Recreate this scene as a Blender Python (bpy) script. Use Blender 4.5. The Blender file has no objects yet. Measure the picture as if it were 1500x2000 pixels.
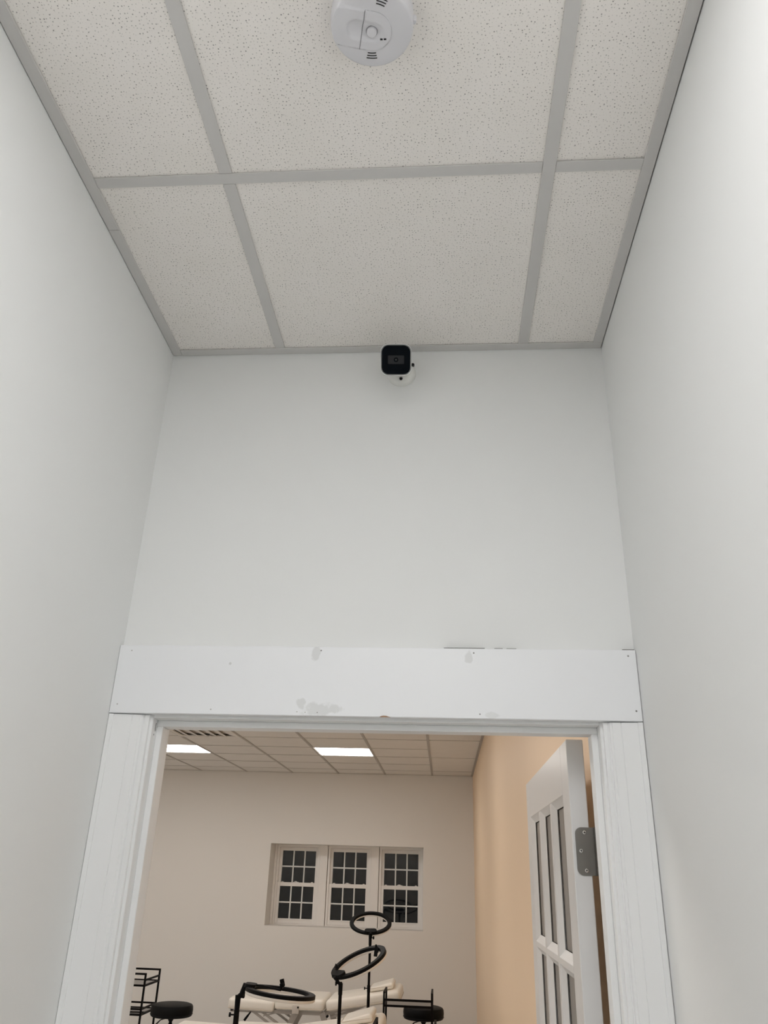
import bpy, bmesh, math, random
from mathutils import Vector, Matrix
random.seed(7)
S = bpy.context.scene
COL = S.collection

# ------------------------------------------------------------------ camera, world, exposure
F_PX = 1528.26
PITCH, YAW, ROLL, EYE = 0.4342, -0.0835, 0.0320, 1.7703
cy, sy, cp, sp = math.cos(YAW), math.sin(YAW), math.cos(PITCH), math.sin(PITCH)
fw = Vector((sy*cp, cy*cp, sp)); r0 = Vector((cy, -sy, 0)); u0 = r0.cross(fw)
rt = r0*math.cos(ROLL) + u0*math.sin(ROLL); up = u0*math.cos(ROLL) - r0*math.sin(ROLL)
cam = bpy.data.cameras.new('camera'); co = bpy.data.objects.new('camera', cam); COL.objects.link(co)
m = Matrix.Identity(4)
for i in range(3):
    m[i][0], m[i][1], m[i][2] = rt[i], up[i], -fw[i]
m.translation = (0, 0, EYE); co.matrix_world = m
cam.sensor_fit = 'VERTICAL'; cam.sensor_height = 36.0; cam.lens = F_PX*36.0/2000
cam.clip_start = 0.02; cam.clip_end = 100
S.camera = co
W = bpy.data.worlds.new('night'); S.world = W; W.use_nodes = True
W.node_tree.nodes['Background'].inputs[0].default_value = (0.35, 0.42, 0.6, 1)
W.node_tree.nodes['Background'].inputs[1].default_value = 0.006
S.view_settings.view_transform = 'Standard'; S.view_settings.look = 'None'
S.view_settings.gamma = 1; S.view_settings.use_curve_mapping = False
S.view_settings.exposure = 0.0
HALL_W, HALL_C = 8.2, (1.0, 0.996, 1.0)       # light panel over the hall
ROOM_W, ROOM_C = 12.4, (1.0, 0.955, 0.91)       # light panels over the far room
try:
    S.cycles.use_denoising = True; S.cycles.max_bounces = 14; S.cycles.diffuse_bounces = 8
    S.cycles.sample_clamp_indirect = 6
except Exception: pass

# ------------------------------------------------------------------ measures (metres)
XL, XR, D, H = -0.6957, 0.3931, 1.6245, 2.973       # hall walls, door wall, hall ceiling grid
TW, XT1, XT2, YC = 0.0243, -0.4113, 0.1983, 1.0676  # tee width, main tees, cross tee
Y2, H2, X2, X0 = 10.64, 2.955, 0.366, -6.2          # far room back wall, ceiling, right and left wall
YB = 1.735                                          # far face of the door wall
REAR = -2.6

# ------------------------------------------------------------------ materials
def srgb(h):
    c = [int(h[i:i+2], 16)/255 for i in (0, 2, 4)]
    return tuple(x/12.92 if x <= .04045 else ((x+.055)/1.055)**2.4 for x in c) + (1,)
def mat(name, col, rough=.6, metal=0, bump=0, bscale=200, vary=0, vscale=3, spec=.5, coat=0):
    M = bpy.data.materials.new(name); M.use_nodes = True
    n = M.node_tree.nodes; l = M.node_tree.links; b = n['Principled BSDF']
    c = srgb(col) if isinstance(col, str) else tuple(col)+(1,)
    b.inputs['Base Color'].default_value = c; b.inputs['Roughness'].default_value = rough
    b.inputs['Metallic'].default_value = metal; b.inputs['Specular IOR Level'].default_value = spec
    if coat: b.inputs['Coat Weight'].default_value = coat; b.inputs['Coat Roughness'].default_value = .15
    tc = n.new('ShaderNodeTexCoord')
    if vary:
        t = n.new('ShaderNodeTexNoise'); t.inputs['Scale'].default_value = vscale; t.inputs['Detail'].default_value = 4
        l.new(tc.outputs['Object'], t.inputs['Vector'])
        x = n.new('ShaderNodeMix'); x.data_type = 'RGBA'
        x.inputs[6].default_value = tuple(v*(1-vary) for v in c[:3])+(1,); x.inputs[7].default_value = tuple(min(1, v*(1+vary)) for v in c[:3])+(1,)
        l.new(t.outputs['Fac'], x.inputs[0]); l.new(x.outputs[2], b.inputs['Base Color'])
    if bump:
        t = n.new('ShaderNodeTexNoise'); t.inputs['Scale'].default_value = bscale; t.inputs['Detail'].default_value = 3
        l.new(tc.outputs['Object'], t.inputs['Vector'])
        k = n.new('ShaderNodeBump'); k.inputs['Strength'].default_value = bump; k.inputs['Distance'].default_value = .001
        l.new(t.outputs['Fac'], k.inputs['Height']); l.new(k.outputs['Normal'], b.inputs['Normal'])
    return M
def emit(name, col, s):
    M = bpy.data.materials.new(name); M.use_nodes = True; n = M.node_tree.nodes
    b = n['Principled BSDF']; b.inputs['Base Color'].default_value = (.8, .8, .8, 1)
    b.inputs['Emission Color'].default_value = tuple(col)+(1,); b.inputs['Emission Strength'].default_value = s
    return M
def glass(name, tint=(.9, .93, .92), extra=0.0):
    # thin pane: Fresnel mix of a mirror and a clear sheet (both faces)
    M = bpy.data.materials.new(name); M.use_nodes = True; n = M.node_tree.nodes; l = M.node_tree.links
    n.clear(); o = n.new('ShaderNodeOutputMaterial'); g = n.new('ShaderNodeBsdfGlossy'); t = n.new('ShaderNodeBsdfTransparent')
    g.inputs['Roughness'].default_value = .02; g.inputs['Color'].default_value = (.95, .95, .95, 1); t.inputs['Color'].default_value = tint+(1,)
    f = n.new('ShaderNodeFresnel'); f.inputs['IOR'].default_value = 1.40
    a = n.new('ShaderNodeMath'); a.operation = 'ADD'; a.use_clamp = True; a.inputs[1].default_value = extra
    x = n.new('ShaderNodeMixShader'); l.new(f.outputs[0], a.inputs[0]); l.new(a.outputs[0], x.inputs[0])
    l.new(t.outputs[0], x.inputs[1]); l.new(g.outputs[0], x.inputs[2]); l.new(x.outputs[0], o.inputs['Surface'])
    return M
def tile_mat(name, col, holes=True):
    M = mat(name, col, .9, spec=.2); n = M.node_tree.nodes; l = M.node_tree.links; b = n['Principled BSDF']
    tc = next(x for x in n if x.bl_idname == 'ShaderNodeTexCoord')
    info = n.new('ShaderNodeObjectInfo')
    add = n.new('ShaderNodeVectorMath'); add.operation = 'ADD'
    mul = n.new('ShaderNodeVectorMath'); mul.operation = 'SCALE'; mul.inputs['Scale'].default_value = 13.7
    l.new(info.outputs['Location'], mul.inputs[0]); l.new(tc.outputs['Object'], add.inputs[0]); l.new(mul.outputs[0], add.inputs[1])
    sep = n.new('ShaderNodeSeparateXYZ'); l.new(add.outputs[0], sep.inputs[0])
    cmb = n.new('ShaderNodeCombineXYZ'); l.new(sep.outputs[0], cmb.inputs[0]); l.new(sep.outputs[1], cmb.inputs[1])
    v = n.new('ShaderNodeTexVoronoi'); v.voronoi_dimensions = '2D'; v.inputs['Scale'].default_value = 160; v.inputs['Randomness'].default_value = .85
    l.new(cmb.outputs[0], v.inputs['Vector'])
    sc = n.new('ShaderNodeSeparateColor'); l.new(v.outputs['Color'], sc.inputs[0])
    rad = n.new('ShaderNodeMapRange'); rad.inputs['To Min'].default_value = .08; rad.inputs['To Max'].default_value = .20
    l.new(sc.outputs[0], rad.inputs['Value'])
    d = n.new('ShaderNodeMath'); d.operation = 'SUBTRACT'; l.new(rad.outputs[0], d.inputs[0]); l.new(v.outputs['Distance'], d.inputs[1])
    ms = n.new('ShaderNodeMapRange'); ms.inputs['From Min'].default_value = -.03; ms.inputs['From Max'].default_value = .05
    l.new(d.outputs[0], ms.inputs['Value'])
    dk = n.new('ShaderNodeMapRange'); dk.inputs['To Min'].default_value = .10; dk.inputs['To Max'].default_value = .74; l.new(sc.outputs[1], dk.inputs['Value'])
    mm = n.new('ShaderNodeMath'); mm.operation = 'MULTIPLY'; l.new(ms.outputs[0], mm.inputs[0]); l.new(dk.outputs[0], mm.inputs[1])
    nz = n.new('ShaderNodeTexNoise'); nz.inputs['Scale'].default_value = 9; nz.inputs['Detail'].default_value = 3; l.new(cmb.outputs[0], nz.inputs['Vector'])
    c = srgb(col)
    base = n.new('ShaderNodeMix'); base.data_type = 'RGBA'
    base.inputs[6].default_value = (c[0]*.97, c[1]*.97, c[2]*.95, 1); base.inputs[7].default_value = (min(1, c[0]*1.03), min(1, c[1]*1.03), min(1, c[2]*1.04), 1)
    l.new(nz.outputs['Fac'], base.inputs[0])
    x = n.new('ShaderNodeMix'); x.data_type = 'RGBA'; x.inputs[7].default_value = (.09, .085, .08, 1)
    l.new(mm.outputs[0], x.inputs[0]); l.new(base.outputs[2], x.inputs[6]); l.new(x.outputs[2], b.inputs['Base Color'])
    bp = n.new('ShaderNodeBump'); bp.inputs['Strength'].default_value = .35; bp.inputs['Distance'].default_value = .0012
    n2 = n.new('ShaderNodeTexNoise'); n2.inputs['Scale'].default_value = 260; n2.inputs['Detail'].default_value = 2; l.new(cmb.outputs[0], n2.inputs['Vector'])
    l.new(n2.outputs['Fac'], bp.inputs['Height']); l.new(bp.outputs['Normal'], b.inputs['Normal'])
    return M
def marks_mat(name, col, rough, spots):
    """white paint with filler smudges, nail holes and chips: spots = (x, z, rx, rz, colour, strength, wobble)"""
    M = mat(name, col, rough, bump=.05, bscale=90); n = M.node_tree.nodes; l = M.node_tree.links; b = n['Principled BSDF']
    tc = next(x for x in n if x.bl_idname == 'ShaderNodeTexCoord')
    nz = n.new('ShaderNodeTexNoise'); nz.inputs['Scale'].default_value = 55; nz.inputs['Detail'].default_value = 3; l.new(tc.outputs['Object'], nz.inputs['Vector'])
    sep = n.new('ShaderNodeSeparateXYZ'); l.new(tc.outputs['Object'], sep.inputs[0])
    last = None
    def mth(op, a, c=None):
        k = n.new('ShaderNodeMath'); k.operation = op
        for i, q in enumerate((a, c)):
            if q is None: continue
            if isinstance(q, (int, float)): k.inputs[i].default_value = q
            else: l.new(q, k.inputs[i])
        return k.outputs[0]
    for (x, z, rx, rz, cc, st, wob) in spots:
        a = mth('MULTIPLY', mth('SUBTRACT', sep.outputs[0], x), 1/rx); e = mth('MULTIPLY', mth('SUBTRACT', sep.outputs[2], z), 1/rz)
        dd = mth('SQRT', mth('ADD', mth('MULTIPLY', a, a), mth('MULTIPLY', e, e)))
        if wob: dd = mth('ADD', dd, mth('MULTIPLY', mth('SUBTRACT', nz.outputs['Fac'], .5), wob))
        r = n.new('ShaderNodeMapRange'); r.inputs['From Min'].default_value = 1.1; r.inputs['From Max'].default_value = .8; r.inputs['To Max'].default_value = st
        l.new(dd, r.inputs['Value'])
        mx = n.new('ShaderNodeMix'); mx.data_type = 'RGBA'; l.new(r.outputs[0], mx.inputs[0])
        if last is None: mx.inputs[6].default_value = srgb(col)
        else: l.new(last, mx.inputs[6])
        mx.inputs[7].default_value = srgb(cc); last = mx.outputs[2]
    l.new(last, b.inputs['Base Color'])
    return M

m_wall = mat('hall_wall_paint', (.820, .826, .818), .75, bump=.08, bscale=160, spec=.3)
m_cream = mat('far_room_paint', (.78, .76, .73), .7, bump=.06, bscale=120, spec=.3)
m_peach = mat('peach_wall_paint', (.89, .69, .49), .5, bump=.05, bscale=60, vary=.02, vscale=1.5)
m_trim = mat('white_trim_gloss', (.86, .865, .865), .35)
m_doorp = mat('white_door_gloss', (.72, .715, .71), .3)
m_head = None
m_tile = tile_mat('acoustic_tile', 'efebe7')
m_tile2 = mat('far_acoustic_tile', (.74, .715, .68), .9, bump=.4, bscale=150, spec=.2, vary=.03, vscale=6)
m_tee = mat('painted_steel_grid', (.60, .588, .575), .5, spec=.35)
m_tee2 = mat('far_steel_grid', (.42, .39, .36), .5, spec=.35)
m_tee3 = mat('far_cross_grid', (.60, .575, .54), .6, spec=.3)
m_slab = mat('plenum_grey', (.3, .3, .3), .9)
m_floor = mat('grey_vinyl_floor', (.57, .56, .545), .35, vary=.12, vscale=4)
m_vinyl = mat('white_window_vinyl', (.86, .84, .82), .35)
m_glass = glass('window_glass', (.8, .83, .82))
m_dglass = mat('frosted_door_glass', (.42, .40, .375), .3, spec=.6)
_n = m_dglass.node_tree.nodes; _l = m_dglass.node_tree.links
_t = _n.new('ShaderNodeBsdfTranslucent'); _t.inputs[0].default_value = (.8, .78, .74, 1); _x = _n.new('ShaderNodeMixShader'); _x.inputs[0].default_value = .45
_l.new(_n['Principled BSDF'].outputs[0], _x.inputs[1]); _l.new(_t.outputs[0], _x.inputs[2]); _l.new(_x.outputs[0], _n['Material Output'].inputs['Surface'])
m_pane_shade = mat('dark_pane_edge_shade', (.03, .028, .025), .7)  # dark colour standing in for the shadow gap between bead and pane
m_nickel = mat('satin_nickel', (.21, .20, .185), .38, 1, bump=.03, bscale=300)
m_screw = mat('bright_screw_steel', (.75, .74, .72), .25, 1)
m_dark = mat('dark_recess', (.01, .01, .01), .8)
m_black = mat('black_plastic', (.004, .004, .0045), .5, spec=.1)
m_blackm = mat('black_powder_coat', (.004, .003, .003), .55, spec=.1)
m_smoked = mat('black_gloss_shelf', (.03, .027, .025), .06)
m_vinylb = mat('black_vinyl_leather', (.003, .003, .0035), .5, bump=.15, bscale=220, spec=.15)
m_leather = mat('cream_leather', (.90, .86, .79), .36, bump=.1, bscale=180)
m_piping = mat('cream_piping', (.62, .55, .46), .5)
m_chrome = mat('chrome', (.7, .7, .7), .12, 1)
m_steel = mat('grey_painted_steel', (.42, .39, .36), .4, .3)
m_diff = mat('white_ring_diffuser', (.80, .78, .74), .4)
m_abs = mat('white_detector_plastic', (.65, .645, .67), .42)
m_abs2 = mat('shaded_camera_plastic', (.76, .76, .73), .4)  # mount and arm colour, darkened for the shadow of the camera body
m_muntin = mat('white_grille_bar', (.76, .775, .77), .35)
m_cface = mat('black_camera_front', (.0015, .003, .0055), .2, spec=.12)
m_lens = mat('dark_camera_lens', (.018, .018, .02), .35, spec=.25)
m_hall_led = emit('hall_light_diffuser', HALL_C, HALL_W)
m_room_led = emit('far_room_light_diffuser', ROOM_C, ROOM_W)
m_frame = mat('white_light_frame', (.85, .85, .84), .4)

# ------------------------------------------------------------------ mesh helpers
def B(): return bmesh.new()
def box(bm, x0, y0, z0, x1, y1, z1, bev=0, seg=2, M=None):
    r = bmesh.ops.create_cube(bm, size=1)
    vs = r['verts']
    bmesh.ops.scale(bm, vec=(x1-x0, y1-y0, z1-z0), verts=vs)
    bmesh.ops.translate(bm, vec=((x0+x1)/2, (y0+y1)/2, (z0+z1)/2), verts=vs)
    if bev:
        es = list({e for v in vs for e in v.link_edges})
        o = bmesh.ops.bevel(bm, geom=es, offset=bev, segments=seg, profile=.5, affect='EDGES')
        vs = list({v for f in o['faces'] for v in f.verts} | {v for v in vs if v.is_valid})
    if M is not None: bmesh.ops.transform(bm, matrix=M, verts=vs)
    return vs
def frame_of(d):
    d = Vector(d).normalized()
    a = Vector((0, 0, 1)) if abs(d.z) < .95 else Vector((1, 0, 0))
    x = a.cross(d).normalized(); return x, d.cross(x), d
def tube(bm, pts, r, seg=12, cap=True):
    pts = [Vector(p) for p in pts]; rs = r if isinstance(r, (list, tuple)) else [r]*len(pts); rings = []
    x = None
    for i, p in enumerate(pts):
        d = (pts[min(i+1, len(pts)-1)]-pts[max(i-1, 0)]).normalized()
        if x is None: x, y, _ = frame_of(d)
        else:
            x = (x-d*x.dot(d)).normalized(); y = d.cross(x)
        rings.append([bm.verts.new(p+(x*math.cos(2*math.pi*k/seg)+y*math.sin(2*math.pi*k/seg))*rs[i]) for k in range(seg)])
    for a, b in zip(rings, rings[1:]):
        for k in range(seg): bm.faces.new((a[k], a[(k+1) % seg], b[(k+1) % seg], b[k]))
    if cap: bm.faces.new(rings[0][::-1]); bm.faces.new(rings[-1])
def bar(bm, p, q, w, h=None):
    h = h or w; p, q = Vector(p), Vector(q); x, y, d = frame_of(q-p)
    M = Matrix((( x.x, y.x, d.x, 0), (x.y, y.y, d.y, 0), (x.z, y.z, d.z, 0), (0, 0, 0, 1))); M.translation = (p+q)/2
    box(bm, -w/2, -h/2, -(q-p).length/2, w/2, h/2, (q-p).length/2, M=M)
def lathe(bm, prof, seg=32, c=(0, 0, 0), M=None, close=False):
    rings = []; new = []
    for r, z in prof:
        if r < 1e-6: v = bm.verts.new((c[0], c[1], c[2]+z)); rings.append([v]); new.append(v)
        else:
            R = [bm.verts.new((c[0]+r*math.cos(2*math.pi*k/seg), c[1]+r*math.sin(2*math.pi*k/seg), c[2]+z)) for k in range(seg)]
            rings.append(R); new += R
    pr = list(zip(rings, rings[1:])) + ([(rings[-1], rings[0])] if close else [])
    for a, b in pr:
        for k in range(seg):
            j = (k+1) % seg
            q = [a[0] if len(a) == 1 else a[k], a[0] if len(a) == 1 else a[j], b[0] if len(b) == 1 else b[j], b[0] if len(b) == 1 else b[k]]
            u = []
            for v in q:
                if v not in u: u.append(v)
            if len(u) > 2: bm.faces.new(u)
    if M is not None: bmesh.ops.transform(bm, matrix=M, verts=new)
    return new
def prism(bm, poly, f0, f1):
    """poly of (a, b); f0/f1 map (a, b) to the two end points"""
    A = [bm.verts.new(f0(*p)) for p in poly]; Z = [bm.verts.new(f1(*p)) for p in poly]; n = len(poly)
    for k in range(n): bm.faces.new((A[k], A[(k+1) % n], Z[(k+1) % n], Z[k]))
    bm.faces.new(A[::-1]); bm.faces.new(Z)
def rrect(w, h, r, seg=6, cx=0, cy_=0):
    o = []
    for sx, sy_, a0 in ((1, 1, 0), (-1, 1, 90), (-1, -1, 180), (1, -1, 270)):
        for k in range(seg+1):
            a = math.radians(a0+90*k/seg); o.append((cx+sx*(w/2-r)+r*math.cos(a), cy_+sy_*(h/2-r)+r*math.sin(a)))
    return o
def obj(name, bm, mt, parent=None, origin=None, smooth=35):
    """link bm as one mesh object; origin (world) is subtracted, for a part it is the parent's place"""
    if origin is not None: bmesh.ops.translate(bm, vec=-Vector(origin), verts=bm.verts)
    bmesh.ops.recalc_face_normals(bm, faces=bm.faces)
    me = bpy.data.meshes.new(name); bm.to_mesh(me); bm.free(); me.materials.append(mt)
    if smooth:
        me.shade_smooth(); me.set_sharp_from_angle(angle=math.radians(smooth))
    o = bpy.data.objects.new(name, me); COL.objects.link(o)
    if parent is not None: o.parent = parent
    elif origin is not None: o.location = origin
    return o
def thing(name, label, cat, loc=(0, 0, 0), rz=0, group=None):
    o = bpy.data.objects.new(name, None); COL.objects.link(o); o.empty_display_size = .05
    o.location = loc; o.rotation_euler = (0, 0, rz); o['label'] = label; o['category'] = cat
    if group: o['group'] = group
    return o
def struct(o, label=None):
    o['kind'] = 'structure'
    if label: o['label'] = label
    return o
def rootstruct(name, loc, label=None):
    o = bpy.data.objects.new(name, None); COL.objects.link(o); o.empty_display_size = .05; o.location = loc
    return struct(o, label)
def share(src, parent, loc, name=None):
    c = src.copy(); COL.objects.link(c); c.parent = parent; c.location = loc; return c
def copy_tree(root, loc, rz, label, group):
    r = root.copy(); COL.objects.link(r); r.location = loc; r.rotation_euler = (0, 0, rz); r['label'] = label; r['group'] = group
    for ch in list(root.children):
        c = ch.copy(); COL.objects.link(c); c.parent = r
        for g in ch.children:
            d = g.copy(); COL.objects.link(d); d.parent = c
    return r
def wallbox(name, boxes, mt, label):
    bm = B()
    for b in boxes: box(bm, *b)
    return struct(obj(name, bm, mt, smooth=0), label)

# ------------------------------------------------------------------ setting: shell
wallbox('floor', [(X0-.15, REAR-.15, -.1, .6, Y2+.5, 0)], m_floor, 'floor running from the hall into the far room')
wallbox('wall_left', [(XL-.11, REAR, 0, XL, D, 3.06)], m_wall, 'pale grey-white hall wall on the left')
wallbox('wall_right', [(XR, REAR, 0, XR+.11, D, 3.06)], m_wall, 'pale grey-white hall wall on the right')
wallbox('wall_rear', [(XL-.11, REAR-.11, 0, XR+.11, REAR, 3.06)], m_wall, 'hall wall opposite the doorway')
wallbox('wall_back', [(XL-.11, D, 0, -.6251, YB-.012, 3.06), (.3301, D, 0, XR+.11, YB-.012, 3.06), (-.6251, D, 2.0741, .3301, YB-.012, 3.06)], m_wall, 'hall wall above and around the doorway')
wallbox('wall_partition', [(X0, YB-.012, 0, -.6251, YB, 3.06), (.3301, YB-.012, 0, X2, YB, 3.06), (-.6251, YB-.012, 2.0741, .3301, YB, 3.06), (X0, D, 0, XL-.11, YB-.012, 3.06)], m_cream, 'cream face of the doorway wall towards the far room')
wallbox('wall_far_right', [(X2, YB, 0, X2+.2, Y2, 3.06)], m_peach, 'peach painted side wall of the far room')
wallbox('wall_far_left', [(X0-.15, D, 0, X0, Y2, 3.06)], m_cream, 'left side wall of the far room')
WX0, WX1, WZ0, WZ1 = -2.191, -.261, 1.172, 2.096    # window recess
wallbox('wall_far', [(X0-.15, Y2, 0, WX0, Y2+.45, 3.06), (WX1, Y2, 0, X2+.2, Y2+.45, 3.06), (WX0, Y2, 0, WX1, Y2+.45, WZ0), (WX0, Y2, WZ1, WX1, Y2+.45, 3.06)], m_cream, 'far wall with the deep window recess')

# ------------------------------------------------------------------ hall ceiling: slab > tiles, tees, wall angles
ceil = rootstruct('ceiling', (0, 0, H), 'suspended ceiling of the hall, speckled white tiles in a grey grid')
bm = B(); box(bm, XL-.11, REAR-.11, 3.02, XR+.11, D+.0, 3.07); obj('slab', bm, m_slab, ceil, (0, 0, H), 0)
PANEL = (-.761, -.152)
ys = [D-TW/2, YC, YC-.6096, YC-1.2192, YC-1.8288, YC-2.4384, YC-3.048, REAR+TW/2]
xs = [XL+TW/2, XT1, XT2, XR-TW/2]
for i in range(3):
    for j in range(len(ys)-1):
        x0, x1, y1, y0 = xs[i], xs[i+1], ys[j], ys[j+1]
        if i == 1 and j in (2, 3): continue      # the light panel lies here
        w, d = x1-x0-.004, y1-y0-.004
        if i == 2 and j == 0: w -= .001
        bm = B(); box(bm, -w/2, -d/2, .0035, w/2, d/2, .0185, .0012, 1)
        t = obj('ceiling_tile', bm, m_tile, ceil, smooth=0); t.location = ((x0+x1)/2, (y0+y1)/2, random.uniform(-.0004, .0006))
def flange(name, x0, y0, x1, y1, dz=0, web=True):
    bm = B(); box(bm, x0, y0, H+dz, x1, y1, H+.0032+dz, .0008, 1)
    if web:
        if x1-x0 < y1-y0: box(bm, (x0+x1)/2-.001, y0, H+.003, (x0+x1)/2+.001, y1, H+.03)
        else: box(bm, x0, (y0+y1)/2-.001, H+.003, x1, (y0+y1)/2+.001, H+.03)
    return obj(name, bm, m_tee, ceil, (0, 0, H), 0)
h = TW/2
flange('main_tee', XT2-h, REAR+TW, XT2+h, D-TW)
flange('main_tee', XT1-h, YC+h+.0006, XT1+h, D-TW)
flange('main_tee', XT1-h, REAR+TW, XT1+h, YC-h-.0006)
flange('cross_tee', XL+TW, YC-h, XT2-h-.0006, YC+h, -.0004)
flange('cross_tee', XT2+h+.0006, YC-h, XR-TW, YC+h, -.0002)
for j in range(2, 7):
    y = ys[j]
    for a, b in ((XL+TW, XT1-h), (XT1+h, XT2-h), (XT2+h, XR-TW)):
        if j == 3 and a > XT1 and b < XT2+.01: continue      # the long panel spans here
        flange('cross_tee', a, y-h, b, y+h, .0002)
YS = 1.187
flange('wall_angle', XL+.0012, YS+.0014, XL+TW, D-.0012, 0, False)
flange('wall_angle', XL+.0012, REAR, XL+TW, YS, -.0006, False)
flange('wall_angle', XR-TW, REAR, XR-.0020, D-TW, 0, False)
flange('wall_angle', XL+TW+.0006, D-TW, XR-.0020, D-.0008, -.0003, False)

# ------------------------------------------------------------------ far room ceiling: slab > tiles, tees
ceil2 = rootstruct('ceiling.001', (0, 0, H2), 'beige looking suspended ceiling of the far room')
bm = B(); box(bm, X0-.15, YB-.1, 3.02, X2+.2, Y2+.1, 3.06); obj('slab', bm, m_slab, ceil2, (0, 0, H2), 0)
TX = [X2]+[-.155-.6096*k for k in range(10)]; TX.append(X0)
TY = [Y2]+[10.20-.6096*k for k in range(14)]; TY = [y for y in TY if y > YB]+[YB]
LIGHTS, VENT = set(), (3, 4)
def cell(x, y):
    i = max(k for k in range(len(TX)-1) if TX[k] > x); j = max(k for k in range(len(TY)-1) if TY[k] > y); return i, j
for lx in (-1.07, -2.9, -4.73):
    for ly in (8.67, 5.6, 2.6): LIGHTS.add(cell(lx, ly))
VENT = cell(-2.29, 7.45)
far_tiles = {}
for i in range(len(TX)-1):
    j = 0
    while j < len(TY)-1:
        j1 = j+1
        if i == 0 and j % 2 == 1 and j+2 < len(TY): j1 = j+2       # 2x4 tiles beside the peach wall
        if (i, j) in LIGHTS or (i, j) == VENT: j = j1; continue
        x1, x0, y1, y0 = TX[i], TX[i+1], TY[j], TY[j1]
        w, d = round(x1-x0-.005, 3), round(y1-y0-.005, 3)
        if (w, d) in far_tiles: t = share(far_tiles[(w, d)], ceil2, (0, 0, 0))
        else:
            bm = B(); box(bm, -w/2, -d/2, .004, w/2, d/2, .019); t = obj('ceiling_tile', bm, m_tile2, ceil2, smooth=0); far_tiles[(w, d)] = t
        t.location = ((x0+x1)/2, (y0+y1)/2, random.uniform(0, .001)); j = j1
for k, x in enumerate(TX):
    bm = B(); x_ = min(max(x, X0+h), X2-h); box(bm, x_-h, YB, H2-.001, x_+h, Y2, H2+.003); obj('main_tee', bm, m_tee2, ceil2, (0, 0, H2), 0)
for i in range(len(TX)-1):
    for j, y in enumerate(TY):
        if i == 0 and 0 < j < len(TY)-1 and j % 2 == 0: continue
        y_ = min(max(y, YB+h), Y2-h); bm = B(); box(bm, TX[i+1]+h, y_-h*.6, H2+.001, TX[i]-h, y_+h*.6, H2+.0035); obj('cross_tee', bm, m_tee3, ceil2, (0, 0, H2), 0)

# ------------------------------------------------------------------ light panels
def light_panel(x0, x1, y0, y1, z, led, label, group=None):
    t = thing('ceiling_light', label, 'light', ((x0+x1)/2, (y0+y1)/2, z), 0, group); o = t.location
    bm = B(); w = .016
    for b in ((x0, y0, x1, y0+w), (x0, y1-w, x1, y1), (x0, y0+w, x0+w, y1-w), (x1-w, y0+w, x1, y1-w)): box(bm, b[0], b[1], z+.0045, b[2], b[3], z+.0125)
    obj('frame', bm, m_frame, t, o, 0)
    bm = B(); box(bm, x0+w, y0+w, z+.007, x1-w, y1-w, z+.010); obj('diffuser', bm, led, t, o, 0)
    bm = B(); box(bm, x0, y0, z+.013, x1, y1, z+.04, .004, 1); obj('housing', bm, m_frame, t, o, 0)
    return t
light_panel(XT1+.003, XT2-.003, YC-1.8288+.003, YC-.6096-.003, H, m_hall_led, 'long white light panel in the hall ceiling, behind the smoke detector')
where = {(-1.07, 8.67): 'glowing square ceiling panel above the windows, the one nearer the peach wall',
         (-2.9, 8.67): 'glowing square ceiling panel partly behind the left door jamb'}
for lx in (-1.07, -2.9, -4.73):
    for ly in (8.67, 5.6, 2.6):
        i, j = cell(lx, ly); nm = where.get((lx, ly), 'far room ceiling panel, row %s from the windows, line %s from the peach wall' % ({8.67: 'one', 5.6: 'two', 2.6: 'three'}[ly], {-1.07: 'one', -2.9: 'two', -4.73: 'three'}[lx]))
        light_panel(TX[i+1]+.003, TX[i]-.003, TY[j+1]+.003, TY[j]-.003, H2, m_room_led, nm, 'ceiling light panels of the far room')
# air vent
i, j = VENT; x0, x1, y0, y1 = TX[i+1]+.004, TX[i]-.004, TY[j+1]+.004, TY[j]-.004
v = thing('ceiling_vent', 'square white louvred air vent in the far ceiling, behind the door head', 'vent', ((x0+x1)/2, (y0+y1)/2, H2)); o = v.location
bm = B(); w = .035
for b in ((x0, y0, x1, y0+w), (x0, y1-w, x1, y1), (x0, y0+w, x0+w, y1-w), (x1-w, y0+w, x1, y1-w)): box(bm, b[0], b[1], H2-.006, b[2], b[3], H2+.004)
obj('frame', bm, m_tile2, v, o, 0)
bm = B(); box(bm, x0+w, y0+w, H2+.020, x1-w, y1-w, H2+.024); obj('backing', bm, m_tile2, v, o, 0)
for k in range(6):
    bm = B(); xx = x0+.065+k*.093; M = Matrix.Translation((xx, (y0+y1)/2, H2+.006)) @ Matrix.Rotation(.22, 4, 'Y')
    box(bm, -.034, -(y1-y0)/2+w, -.001, .034, (y1-y0)/2-w, .001, M=M); obj('slat', bm, m_tile2, v, o, 0)

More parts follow.
